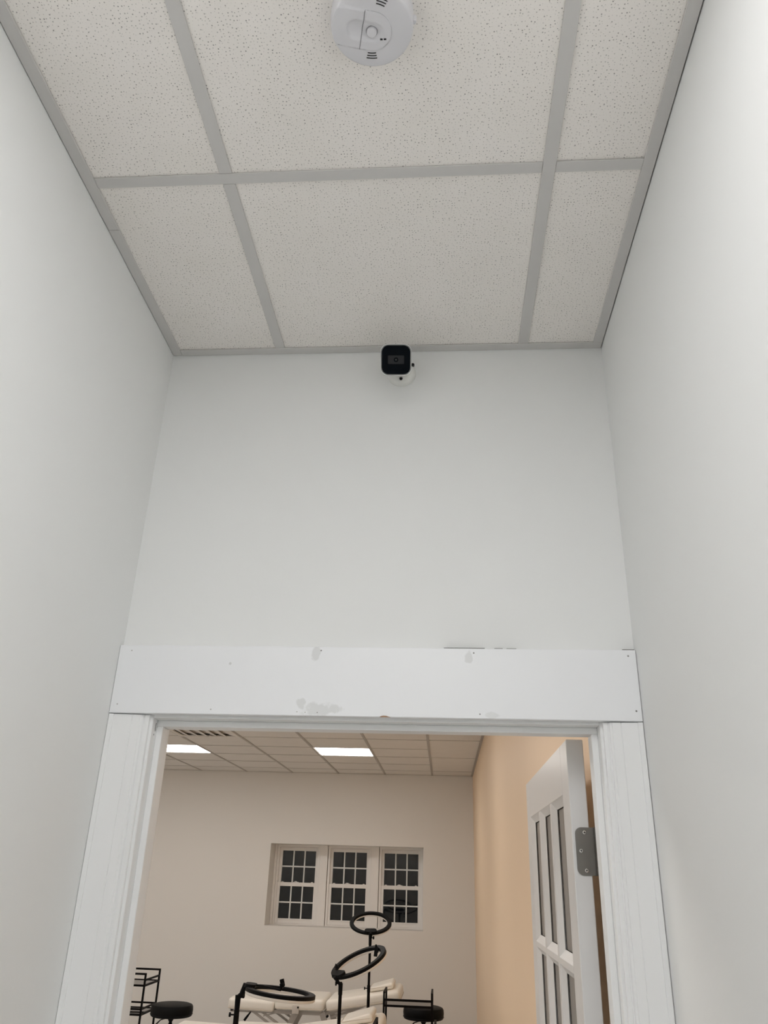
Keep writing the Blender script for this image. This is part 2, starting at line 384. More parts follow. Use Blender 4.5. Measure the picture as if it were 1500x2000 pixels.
# ------------------------------------------------------------------ doorway trim
HZ0, HZ1 = 2.060, 2.204
N = 'b4b2ae'; G = 'c9cac8'
m_head = marks_mat('header_paint', 'eeeff1', .38, [
    (-.268, 2.190, .009, .014, G, .45, 2.2), (.052, 2.186, .0075, .016, G, .45, 2.2), (-.255, 2.074, .042, .011, G, .45, 2.2), (-.292, 2.082, .009, .012, G, .45, 2.2),
    (.095, 2.067, .014, .006, 'd8d9d8', .5, 1.5), (-.258, 2.196, .0016, .0016, '5a5853', .9, 0), (.062, 2.194, .0016, .0016, '5a5853', .9, 0),
    (-.300, 2.068, .0013, .0013, N, .9, 0), (-.283, 2.067, .0013, .0013, N, .9, 0), (-.258, 2.067, .0013, .0013, '8a8884', .9, 0), (.072, 2.069, .0015, .0015, '6a6864', .9, 0),
    (-.668, 2.192, .0016, .0016, N, .9, 0), (-.680, 2.078, .0016, .0016, N, .9, 0), (.376, 2.191, .002, .002, '7a7874', .9, 0), (.381, 2.080, .002, .002, '6a6864', .9, 0),
    (-.45, 2.166, .003, .003, 'd0d1d0', .8, 0), (-.48, 2.070, .0016, .0016, N, .9, 0)])
bm = B(); box(bm, XL+.0006, D-.018, HZ0, XR-.0012, D, HZ1, .0012, 1)
hd = obj('trim_1', bm, m_head, smooth=0); struct(hd, 'flat white header board over the doorway with filler smudges')
# torn brown chip on its lower edge, and the caulk crack along its top
bm = B()
pts = [(-.130, 2.0600), (-.128, 2.0618), (-.123, 2.0630), (-.117, 2.0628), (-.112, 2.0612), (-.108, 2.0600)]
prism(bm, pts, lambda a, b: (a, D-.0186, b), lambda a, b: (a, D-.017, b))
obj('paint_chip', bm, mat('bare_wood', 'a08068', .8, vary=.3, vscale=300), hd)['label'] = 'bare brown chip in the lower edge'
bm = B()
for a, b, t in ((.0, .085, .0010), (.105, .122, .0007), (.130, .150, .0006), (.366, .3895, .0011)): box(bm, a, D-.0172, HZ1-.0001, b, D-.0005, HZ1+t)
obj('caulk_gap', bm, mat('shadow_gap', '55524c', .9), hd)
def casing(name, xin, xout, label):
    s = 1 if xout > xin else -1; w = abs(xout-xin)
    P = [(0, 0), (0, .0075), (.0012, .0085), (.0075, .0085), (.0085, .0062), (.0105, .0062), (.0125, .0100), (.0165, .0100), (.0178, .0118), (.0330, .0118), (.0336, .0108), (.0346, .0108), (.0352, .0122)]
    P += [(w-.0105, .0136), (w-.0098, .0160), (w-.0012, .0168), (w, .0155), (w, 0)]
    bm = B(); prism(bm, P, lambda a, b: (xin+s*a, D-b, 0), lambda a, b: (xin+s*a, D-b, HZ0-.0016))
    return struct(obj(name, bm, m_trim, smooth=0), label)
casing('trim_2', -.6110, XL+.0006, 'moulded white casing left of the doorway')
casing('trim_3', .3155, XR-.0012, 'moulded white casing right of the doorway')
jr = rootstruct('trim_4', (0, D, 0), 'white door frame lining the doorway, with its stops'); o = (0, D, 0)
JL, JR, JZ = -.605, .310, 2.054
for nm, b in (('side_jamb', (JL-.019, D+.0, 0, JL, YB, JZ+.019)), ('side_jamb', (JR, D+.0, 0, JR+.019, YB, JZ+.019)), ('head_jamb', (JL, D+.0, JZ, JR, YB, JZ+.019)),
              ('door_stop', (JL, 1.652, 0, JL+.013, 1.692, JZ-.013)), ('door_stop', (JR-.013, 1.652, 0, JR, 1.692, JZ-.013)), ('door_stop', (JL, 1.652, JZ-.013, JR, 1.692, JZ))):
    bm = B(); box(bm, *b, .0012, 1); obj(nm, bm, m_trim, jr, o, 0)
bm = B()
box(bm, JL-.0002, 1.6445, 2.030, JL+.0003, 1.6462, 2.047); box(bm, JL-.0002, 1.640, 2.021, JL+.0003, 1.642, 2.024)
obj('crack', bm, mat('crack_dark', '4a4740', .9), jr, o, 0)
# casing on the far side (its edge peeks past nothing from here, but the room has it)
# ------------------------------------------------------------------ open glazed door
DX0, DX1, DY0, DY1, DZ0, DZ1 = .262, .298, 1.766, 2.677, .012, 2.048
dr = rootstruct('door_1', (.3115, 1.758, 0), 'white fifteen pane glazed door standing open against the peach wall'); o = dr.location
ycols = [(1.864, 2.077), (2.103, 2.322), (2.350, 2.579)]
ptop, ph, pm = 1.942, .329, .0155
zrows = [(ptop-k*(ph+pm)-ph, ptop-k*(ph+pm)) for k in range(5)]
def part(nm, b, mt=m_doorp, bev=.0015): bm = B(); box(bm, *b, bev, 1); return obj(nm, bm, mt, dr, o, 0)
part('stile', (DX0, DY0, DZ0, DX1, ycols[0][0], DZ1)); part('stile', (DX0, ycols[2][1], DZ0, DX1, DY1, DZ1))
part('top_rail', (DX0, ycols[0][0], ptop, DX1, ycols[2][1], DZ1)); part('bottom_rail', (DX0, ycols[0][0], DZ0, DX1, ycols[2][1], zrows[4][0]))
for a, b in ((0, 1), (1, 2)): part('muntin', (DX0, ycols[a][1], zrows[4][0], DX1, ycols[b][0], ptop), bev=.001)
for k in range(4):
    for a, b in ycols: part('muntin', (DX0, a, zrows[k+1][1], DX1, b, zrows[k][0]), bev=.001)
for a, b in ycols:
    for z0, z1 in zrows:
        bm = B(); e, dp = .0155, .0125
        for xf, s in ((DX0, 1), (DX1, -1)):
            O = [bm.verts.new((xf+s*.0008, y, z)) for y, z in ((a, z0), (b, z0), (b, z1), (a, z1))]
            Mi = [bm.verts.new((xf+s*.004, y, z)) for y, z in ((a+.004, z0+.004), (b-.004, z0+.004), (b-.004, z1-.004), (a+.004, z1-.004))]
            I = [bm.verts.new((xf+s*dp, y, z)) for y, z in ((a+e, z0+e), (b-e, z0+e), (b-e, z1-e), (a+e, z1-e))]
            for R, T in ((O, Mi), (Mi, I)):
                for k in range(4): bm.faces.new((R[k], R[(k+1) % 4], T[(k+1) % 4], T[k]))
        bd = obj('glazing_bead', bm, m_doorp, dr, o, 0)
        bm = B(); xm = (DX0+DX1)/2; box(bm, xm-.002, a+e-.002, z0+e-.002, xm+.002, b-e+.002, z1-e+.002); pn = obj('pane', bm, m_dglass, dr, o, 0)
        bm = B()
        for s in (-1, 1):
            xa, xb = sorted((xm+s*.002, xm+s*.0028)); q = e-.001
            for f in ((a+q, z0+q, a+q+.005, z1-q), (b-q-.005, z0+q, b-q, z1-q), (a+q+.005, z1-q-.0022, b-q-.005, z1-q), (a+q+.005, z0+q, b-q-.005, z0+q+.0015)): box(bm, xa, f[0], f[1], xb, f[2], f[3])
        obj('pane_edge_shade', bm, m_pane_shade, pn, o, 0)  # dark strips painted in as the shadow gap round the pane
# hinge
for zc in (1.826, 1.03, .25):
    hg = None
    P = rrect(.060, .0905, .013)
    P = [(max(-.0365, a-.010+.0), b) if False else (a, b) for a, b in P]
    bm = B(); poly = []
    x0, x1, z0, z1, r = .2685, .3085, zc-.045, zc+.0455, .0125
    poly = [(x1, z0), (x1, z1)] + [(x0+r-r*math.sin(t), z1-r+r*math.cos(t)) for t in [math.pi/2*k/6 for k in range(7)]] + [(x0+r-r*math.cos(t), z0+r-r*math.sin(t)) for t in [math.pi/2*k/6 for k in range(7)]]
    prism(bm, poly, lambda a, b: (a, 1.7636, b), lambda a, b: (a, 1.7662, b))
    hg = obj('hinge', bm, m_nickel, dr, o, 0); hg['label'] = 'satin nickel butt hinge'
    for kk in range(5):
        bm = B(); a = zc-.045+kk*.0182; tube(bm, [(.3115, 1.758, a), (.3115, 1.758, a+.0175)], .0058, 14); obj('knuckle', bm, m_nickel, hg, o)
    bm = B(); tube(bm, [(.3115, 1.758, zc-.046), (.3115, 1.758, zc+.047)], .0035, 10); obj('pin', bm, m_dark, hg, o)
    for sx, sz in ((.2875, .036), (.2785, .001), (.2868, -.0355)):
        bm = B(); M = Matrix.Translation((sx, 1.7638, zc+sz)) @ Matrix.Rotation(math.pi/2, 4, 'X')
        lathe(bm, [(0, .0009), (.0030, .0009), (.0038, .0002), (.0040, -.001)], 16, M=M); s_ = obj('screw', bm, m_screw, hg, o)
        bm = B()
        for q in (.2, .2+math.pi/2):
            M2 = Matrix.Translation((sx, 1.7629, zc+sz)) @ Matrix.Rotation(q, 4, 'Y'); box(bm, -.0023, -.0002, -.0006, .0023, .0006, .0006, M=M2)
        sl = obj('screw_slot', bm, m_dark, hg, o, 0)

# ------------------------------------------------------------------ windows in the far wall
WY = 10.945
for n_, cx in ((1, -1.880), (2, -1.216), (3, -.5525)):
    w = rootstruct('window_%d' % n_, (cx, WY, WZ0), 'white double hung window with twelve dark panes, %s of the three' % ('leftmost', 'middle', 'rightmost')[n_-1])
    o = w.location; hw = .2775
    bm = B()
    for b in ((cx-hw, WY, WZ0, cx-hw+.026, WY+.10, WZ1), (cx+hw-.026, WY, WZ0, cx+hw, WY+.10, WZ1), (cx-hw+.026, WY, WZ1-.030, cx+hw-.026, WY+.10, WZ1), (cx-hw+.026, WY, WZ0, cx+hw-.026, WY+.10, WZ0+.012)): box(bm, *b)
    obj('frame', bm, m_vinyl, w, o, 0)
    def sash(nm, y, z0, z1, gz0, gz1):
        g = .2175; bm = B()
        for b in ((cx-hw+.0265, y, z0, cx-g, y+.034, z1), (cx+g, y, z0, cx+hw-.0265, y+.034, z1), (cx-g, y, z0, cx+g, y+.034, gz0), (cx-g, y, gz1, cx+g, y+.034, z1)): box(bm, *b, .002, 1)
        s = obj(nm, bm, m_vinyl, w, o, 0)
        zm = (gz0+gz1)/2
        for k in (-1, 1):
            bm = B(); xx = cx+k*g/3; box(bm, xx-.0085, y+.010, gz0, xx+.0085, y+.024, gz1, .002, 1); obj('muntin', bm, m_muntin, s, o, 0)
        bm = B(); box(bm, cx-g, y+.011, zm-.0085, cx+g, y+.023, zm+.0085, .002, 1); obj('muntin', bm, m_muntin, s, o, 0)
        for i in range(3):
            for z_a, z_b in ((gz0, zm-.0085), (zm+.0085, gz1)):
                bm = B(); xa = cx-g+i*2*g/3; tlt = random.uniform(-.0006, .0006)
                vs = box(bm, xa+.001, y+.0155, z_a, xa+2*g/3-.001, y+.0185, z_b); obj('pane', bm, m_glass, s, o, 0)
        return s
    up_ = sash('upper_sash', WY+.052, 1.606, WZ1-.031, 1.650, 2.024)
    lo_ = sash('lower_sash', WY+.012, WZ0+.013, 1.652, 1.240, 1.607)
    bm = B(); lathe(bm, [(0, .014), (.014, .013), (.019, .008), (.022, 0)], 16, c=(cx-.02, WY+.029, 1.652)); box(bm, cx-.05, WY+.018, 1.652, cx+.02, WY+.040, 1.658, .002, 1)
    obj('sash_lock', bm, m_vinyl, lo_, o)
    bm = B()
    for k in (-1, 1): box(bm, cx+k*.19-.012, WY+.016, 1.652, cx+k*.19+.012, WY+.040, 1.660, .002, 1)
    obj('tilt_latch', bm, m_vinyl, lo_, o, 0)
    bm = B(); box(bm, cx-.20, WY+.004, 1.226, cx+.20, WY+.012, 1.234, .002, 1); obj('lift_rail', bm, m_vinyl, lo_, o, 0)
for k, (a, b) in enumerate(((-1.6018, -1.4942), (-.9378, -.8306), (WX0+.0005, -2.1580), (-.2745, WX1-.0005))):
    bm = B(); box(bm, a+.001, WY-.016, WZ0, b-(.006 if k < 2 else .002), WY+.11, WZ1, .002, 1); struct(obj('trim_%d' % (5+k), bm, m_vinyl, smooth=0), 'white post beside the windows')
# outside the windows: night
# ------------------------------------------------------------------ smoke detector
ax = math.atan2(.23, .97)
sd = thing('smoke_detector', 'round white smoke detector on the ceiling tile', 'smoke detector', (-.1065, .767, H+.0035), ax); sd.scale = (.95, .95, 1)
bm = B(); lathe(bm, [(0, 0), (.0665, 0), (.0668, -.010), (.0655, -.012), (0, -.012)], 64); obj('base', bm, m_abs, sd)
# cover, local z down; height field on polar grid so that plateau and thumb groove are modelled
def cover_z(x, y):
    r = math.hypot(x, y); R = .0648
    z = .0385-.0025*max(0, (r-.045)/.02)**2 if r > .045 else .0385
    # raised plateau: half width .0305 about the axis, round end at x=+.031
    px = min(x, .0); dd = math.hypot(x-px, y-.0025)
    if dd < .0325:
        z += .0018*min(1, (.0325-dd)/.0012)
    # thumb groove
    gx = min(max(x, -.024), .0025); g = math.hypot(x-gx, y-.0035)
    if g < .0168: z -= .0060*(1-(g/.0168)**2)**.7
    return z
bm = B(); NR, NS = 34, 120; rows = []
for i in range(NR+1):
    r = .0640*i/NR
    rows.append([bm.verts.new((r*math.cos(2*math.pi*k/NS), r*math.sin(2*math.pi*k/NS), -cover_z(r*math.cos(2*math.pi*k/NS), r*math.sin(2*math.pi*k/NS)))) for k in range(NS)] if i else [bm.verts.new((0, 0, -cover_z(0, 0)))])
for r, z in ((.0655, -.0345), (.0665, -.030), (.0672, -.0135), (.0640, -.0118)):
    rows.append([bm.verts.new((r*math.cos(2*math.pi*k/NS), r*math.sin(2*math.pi*k/NS), z)) for k in range(NS)])
for a, b in zip(rows, rows[1:]):
    for k in range(NS):
        j = (k+1) % NS
        bm.faces.new((a[0], b[k], b[j]) if len(a) == 1 else (a[k], b[k], b[j], a[j]))
obj('cover', bm, m_abs, sd, smooth=50)
bm = B(); bar(bm, (-.0150, -.0295, -.0404), (-.0150, -.0150, -.0404), .0007, .0010); bar(bm, (-.0150, .0205, -.0404), (-.0150, .0345, -.0404), .0007, .0010)
for k in range(14):
    y = -.0150+.0355*k/14; y2 = -.0150+.0355*(k+1)/14
    bar(bm, (-.0150, y, -cover_z(-.0150, y)-.0002), (-.0150, y2, -cover_z(-.0150, y2)-.0002), .0007, .0009)
obj('door_seam', bm, mat('detector_seam', (.14, .14, .15), .6), sd, smooth=0)
bm = B()
bar(bm, (-.0150, .0346, -.0390), (-.0510, .0346, -.0378), .0006, .0010)
obj('battery_door_edge', bm, mat('detector_seam_soft', (.33, .33, .35), .6), sd, smooth=0)
bm = B()
arc = [(-.0150, -.0300)]+[(.0325*math.cos(-math.pi/2+math.pi*k/24), .0025+.0325*math.sin(-math.pi/2+math.pi*k/24)) for k in range(25)]+[(-.0150, .0350)]
tube(bm, [(x, y, -.0389) for x, y in arc], .00032, 5)
obj('plateau_edge_shade', bm, mat('detector_edge', (.42, .42, .44), .6), sd)  # grey line painted in for the shading along the plateau's edge
bm = B(); lathe(bm, [(0, -.0392), (.0074, -.0390), (.0082, -.0384), (.0084, -.0335)], 28, c=(0.0006, .0050, 0)); obj('test_button', bm, m_abs, sd)
bm = B(); lathe(bm, [(.0084, -.0342), (.0092, -.0359), (.0093, -.0350)], 28, c=(0.0006, .0050, 0)); obj('button_gap', bm, mat('detector_gap', (.3, .3, .32), .6), sd)
for a_mid, aspan in ((-1.40, .0022), (1.415, -.0013)):
    for i, r in enumerate((.0405+aspan, .0450+aspan, .0495+aspan)):
        bm = B(); hw_ = (.0068+.0010*i)/r
        pts = [(r*math.cos(a_mid-.0+hw_*(2*q/8-1)), r*math.sin(a_mid+hw_*(2*q/8-1)), -.0385) for q in range(9)]
        pts = [(x, y, -cover_z(x, y)-.00012) for x, y, _ in pts]
        tube(bm, pts, .00085, 6); obj('sounder_slot', bm, m_dark, sd)
bm = B()
M = Matrix.Translation((.0205, .0110, -.0402)) @ Matrix.Rotation(-ax, 4, 'Z')
box(bm, -.0050, -.0015, -.0002, -.0008, .0015, .0004, M=M); box(bm, .0008, -.0015, -.0002, .0050, .0015, .0004, M=M); box(bm, -.005, -.0013, 0, .005, .0013, .0003, M=M)
obj('indicator_mark', bm, m_lens, sd, smooth=0)
bm = B(); box(bm, .0625, -.022, -.030, .0690, -.014, -.016, .002, 2); obj('mounting_tab', bm, m_abs, sd)

# ------------------------------------------------------------------ security camera
sc = thing('security_camera', 'small white bullet security camera with black front on the wall above the doorway', 'security camera', (-.1025, D, 2.904)); o = sc.location
bm = B(); M = Matrix.Translation((-.1025, D, 2.904)) @ Matrix.Rotation(math.pi/2, 4, 'X')
lathe(bm, [(0, 0), (.0352, 0), (.0352, .008), (.0335, .013), (.029, .017), (.018, .021), (0, .022)], 40, M=M); obj('mount_base', bm, m_abs2, sc, o)
for sx, sz in ((-.1030, 2.8795), (-.0745, 2.9200)):
    dx, dz = sx+.1025, sz-2.904; r = math.hypot(dx, dz); yy = D-.0185
    bm = B(); M = Matrix.Translation((sx, yy, sz)) @ Matrix.Rotation(math.pi/2, 4, 'X')
    lathe(bm, [(.0040, -.004), (.0040, .002), (.0028, .0022), (.0024, .0008), (0, .0006)], 14, M=M); obj('screw_hole', bm, m_lens, sc, o)
fc = Vector((-.1088, 1.500, 2.8592)); back = Vector((-.035, math.cos(.60), math.sin(.60))).normalized()
xr_ = Vector((1, 0, 0)); xr_ = (xr_-back*xr_.dot(back)).normalized(); upv = xr_.cross(back) if xr_.cross(back).z > 0 else back.cross(xr_)
rl = .02; xr2 = xr_*math.cos(rl)-upv*math.sin(rl); upv = upv*math.cos(rl)+xr_*math.sin(rl); xr_ = xr2
def P3(a, b, d): return fc+xr_*a+upv*b+back*d
bm = B()
loops = []
for (s, d) in ((.0675, .004), (.0705, .000), (.0722, .001), (.0722, .070), (.066, .092), (.052, .100)):
    loops.append([bm.verts.new(P3(a, b, d)) for a, b in rrect(s, s, s*.245, 7)])
for a, b in zip(loops, loops[1:]):
    for k in range(len(a)): bm.faces.new((a[k], a[(k+1) % len(a)], b[(k+1) % len(a)], b[k]))
bm.faces.new(loops[-1]); bm.faces.new(loops[0][::-1])
obj('body', bm, m_frame, sc, o)
bm = B(); loops = []
for (s, d) in ((.0660, .003), (.0660, -.0012), (.0640, -.0024), (.030, -.0026)):
    loops.append([bm.verts.new(P3(a, b, d)) for a, b in rrect(s, s, s*.235, 7)])
for a, b in zip(loops, loops[1:]):
    for k in range(len(a)): bm.faces.new((a[k], a[(k+1) % len(a)], b[(k+1) % len(a)], b[k]))
bm.faces.new(loops[-1])
fr = obj('front_glass', bm, m_cface, sc, o)
bm = B(); prism(bm, rrect(.0375, .0195, .0012, 2, 0, .000), lambda a, b: P3(a, b, -.0024), lambda a, b: P3(a, b, -.0031)); obj('lens_window', bm, m_lens, fr, o, 0)
bm = B(); prism(bm, [(.0055*math.cos(t*.3927), .0055*math.sin(t*.3927)) for t in range(16)], lambda a, b: P3(a, b, -.0030), lambda a, b: P3(a, b, -.0034)); obj('lens_ring', bm, m_cface, fr, o, 0)
bm = B(); prism(bm, [(.0018*math.cos(t*.3927), .0018*math.sin(t*.3927)) for t in range(16)], lambda a, b: P3(a, b, -.0033), lambda a, b: P3(a, b, -.0037)); obj('lens_glint_dot', bm, mat('lens_glint', (.10, .10, .10), .2), fr, o, 0)  # paler disc painted in as a glint on the lens
bm = B()
for a in (-.010, .012): prism(bm, rrect(.006, .0016, .0007, 3, a, .0300), lambda p, q: P3(p, q, -.0016), lambda p, q: P3(p, q, -.0024))
obj('led_window', bm, mat('led_grey', (.12, .12, .12), .3), fr, o, 0)
bm = B(); tube(bm, [(-.1025, D-.018, 2.904), (-.1025, D-.032, 2.902), tuple(P3(0.004, -.012, .086))], [.0165, .0155, .015], 20); obj('arm', bm, m_abs2, sc, o)

# ------------------------------------------------------------------ wall knob in the far room
wk = thing('wall_knob', 'small dark round knob on the far wall, just right of the left door jamb', 'wall knob', (-3.742, Y2, 1.255)); o = wk.location
M = Matrix.Translation(o) @ Matrix.Rotation(math.pi/2, 4, 'X')
bm = B(); lathe(bm, [(0, 0), (.020, 0), (.020, .004), (.008, .007)], 20, M=M); obj('plate', bm, m_blackm, wk, o)
bm = B(); lathe(bm, [(.007, .005), (.007, .02), (.018, .028), (.020, .036), (.014, .044), (0, .046)], 20, M=M); obj('knob', bm, m_blackm, wk, o)

# ------------------------------------------------------------------ massage tables
def cushion(bm, x0, x1, w, t, r, pitch=0, px=0, pz=0):
    """upholstered block from x0 to x1, width w (y 0..w), top at z=0, soft edges; pitched about (px, pz)"""
    M = Matrix.Translation((px, 0, pz)) @ Matrix.Rotation(-pitch, 4, 'Y')
    n0 = len(bm.verts)
    vs = box(bm, x0, 0, -t, x1, w, 0, r, 5)
    xc, wc = (x0+x1)/2, w/2
    for v in vs:
        if v.co.z > -t*.4:
            u = max(0, 1-((v.co.x-xc)/((x1-x0)/2))**2)*max(0, 1-((v.co.y-wc)/wc)**2); v.co.z += .006*u
    bmesh.ops.transform(bm, matrix=M, verts=vs)
def piping(bm, x0, x1, w, z, r, M):
    pts = [(a, b+w/2) for a, b in rrect(x1-x0, w, r, 4, (x0+x1)/2, 0)]
    P = [M @ Vector((a, b, z)) for a, b in pts]; P.append(P[0]); tube(bm, P, .0035, 6, False)
def massage_table(label):
    t = thing('massage_table', label, 'massage table', (0, 0, 0), 0, 'cream massage tables')
    w, T, Z = .66, .105, .605
    bm = B(); cushion(bm, 0, .475, w, T, .035, -.03, 0, Z-.012); leg = obj('leg_cushion', bm, m_leather, t)
    bm = B(); cushion(bm, .480, .985, w, T, .035, 0, 0, Z); seat = obj('seat_cushion', bm, m_leather, t)
    pit = .155
    bm = B(); cushion(bm, .004, .765, w, T, .038, pit, .992, Z-.004); bk = obj('back_cushion', bm, m_leather, t)
    MB_ = Matrix.Translation((.992, 0, Z-.004)) @ Matrix.Rotation(-pit, 4, 'Y')
    for cu, (a, b), M in ((leg, (0, .475), Matrix.Translation((0, 0, Z-.012)) @ Matrix.Rotation(.03, 4, 'Y')), (seat, (.48, .985), Matrix.Translation((0, 0, Z))), (bk, (.004, .765), MB_)):
        bm = B(); piping(bm, a+.001, b-.001, w+.001, -T+.016, .035, M); obj('piping', bm, m_piping, cu)
    # head pillow on the back cushion
    bm = B(); vs = box(bm, .44, .12, .004, .70, .54, .066, .026, 4)
    for v in vs:
        if v.co.x < .53: v.co.z = .004+(v.co.z-.004)*max(.35, 1-(.53-v.co.x)*6)
    bmesh.ops.transform(bm, matrix=MB_, verts=vs); pl = obj('head_pillow', bm, m_leather, t)
    bm = B(); piping(bm, .447, .698, .415, .034, .026, MB_ @ Matrix.Translation((0, .1225, 0))); obj('piping', bm, m_piping, pl)
    # steel frame
    zf = Z-T-.02
    for y in (.07, w-.07):
        bm = B(); bar(bm, (.03, y, zf), (1.0, y, zf), .03, .035); obj('side_rail', bm, m_steel, t, smooth=0)
        bm = B(); bar(bm, (1.0, y, zf), (1.66, y, zf+.145), .03, .025); obj('back_rail', bm, m_steel, t, smooth=0)
    for x in (.03, .52, .985):
        bm = B(); bar(bm, (x, .07, zf-.003), (x, w-.07, zf-.003), .03); obj('cross_bar', bm, m_steel, t, smooth=0)
    for y in (.05, w-.05):
        bm = B(); bar(bm, (.70, y, zf+.01), (.46, y, .02), .03, .055); obj('leg', bm, m_steel, t, smooth=0)
        bm = B(); bar(bm, (.965, y, zf+.01), (1.16, y, .02), .03, .055); obj('leg', bm, m_steel, t, smooth=0)
        bm = B(); bar(bm, (.24, y+.02, zf), (.62, y+.02, .26), .012, .022); bar(bm, (.33, y+.02, zf), (.58, y+.02, .34), .012, .022); bar(bm, (.36, y+.02, zf-.045), (.56, y+.02, zf+.005), .010); obj('brace', bm, m_steel, t, smooth=0)
        bm = B(); bar(bm, (1.06, y+.02, zf-.03), (1.38, y+.02, zf+.075), .012, .02); bar(bm, (1.10, y+.02, zf-.005), (1.45, y+.02, zf+.05), .010, .016); obj('lift_strut', bm, m_steel, t, smooth=0)
    for x in (.44, 1.18):
        bm = B(); bar(bm, (x, .02, .012), (x, w-.02, .012), .05, .024); obj('foot_bar', bm, m_steel, t, smooth=0)
    for (x, z) in ((.04, zf+.005), (.33, zf+.012), (.355, zf+.014), (1.02, zf-.02), (1.43, zf+.075)):
        bm = B(); tube(bm, [(x, .03, z), (x, .075, z)], .012, 10); obj('knob', bm, m_black, t)
    bm = B(); tube(bm, [(.235, .045, zf-.01), (.205, .03, zf-.05), (.18, .02, zf-.085)], [.006, .011, .012], 10); obj('release_lever', bm, m_black, t)
    bm = B(); box(bm, .665, -.006, Z-T-.025, .735, .03, Z-.055, .004, 2); obj('bracket', bm, mat('clear_grey_bracket', (.62, .57, .52), .25), t)
    bm = B(); tube(bm, [(.725, -.012, Z-.073), (.725, .0, Z-.073)], .009, 12); obj('bracket_bolt', bm, m_black, t)
    return t
b1 = massage_table('cream leather massage table nearest the windows, its raised head end towards the peach wall')
b1.location = (-2.205, 9.20, 0)
b2 = copy_tree(b1, (-2.25, 7.15, 0), 0, 'cream leather massage table cut off by the bottom of the photo, in front of another', 'cream massage tables')

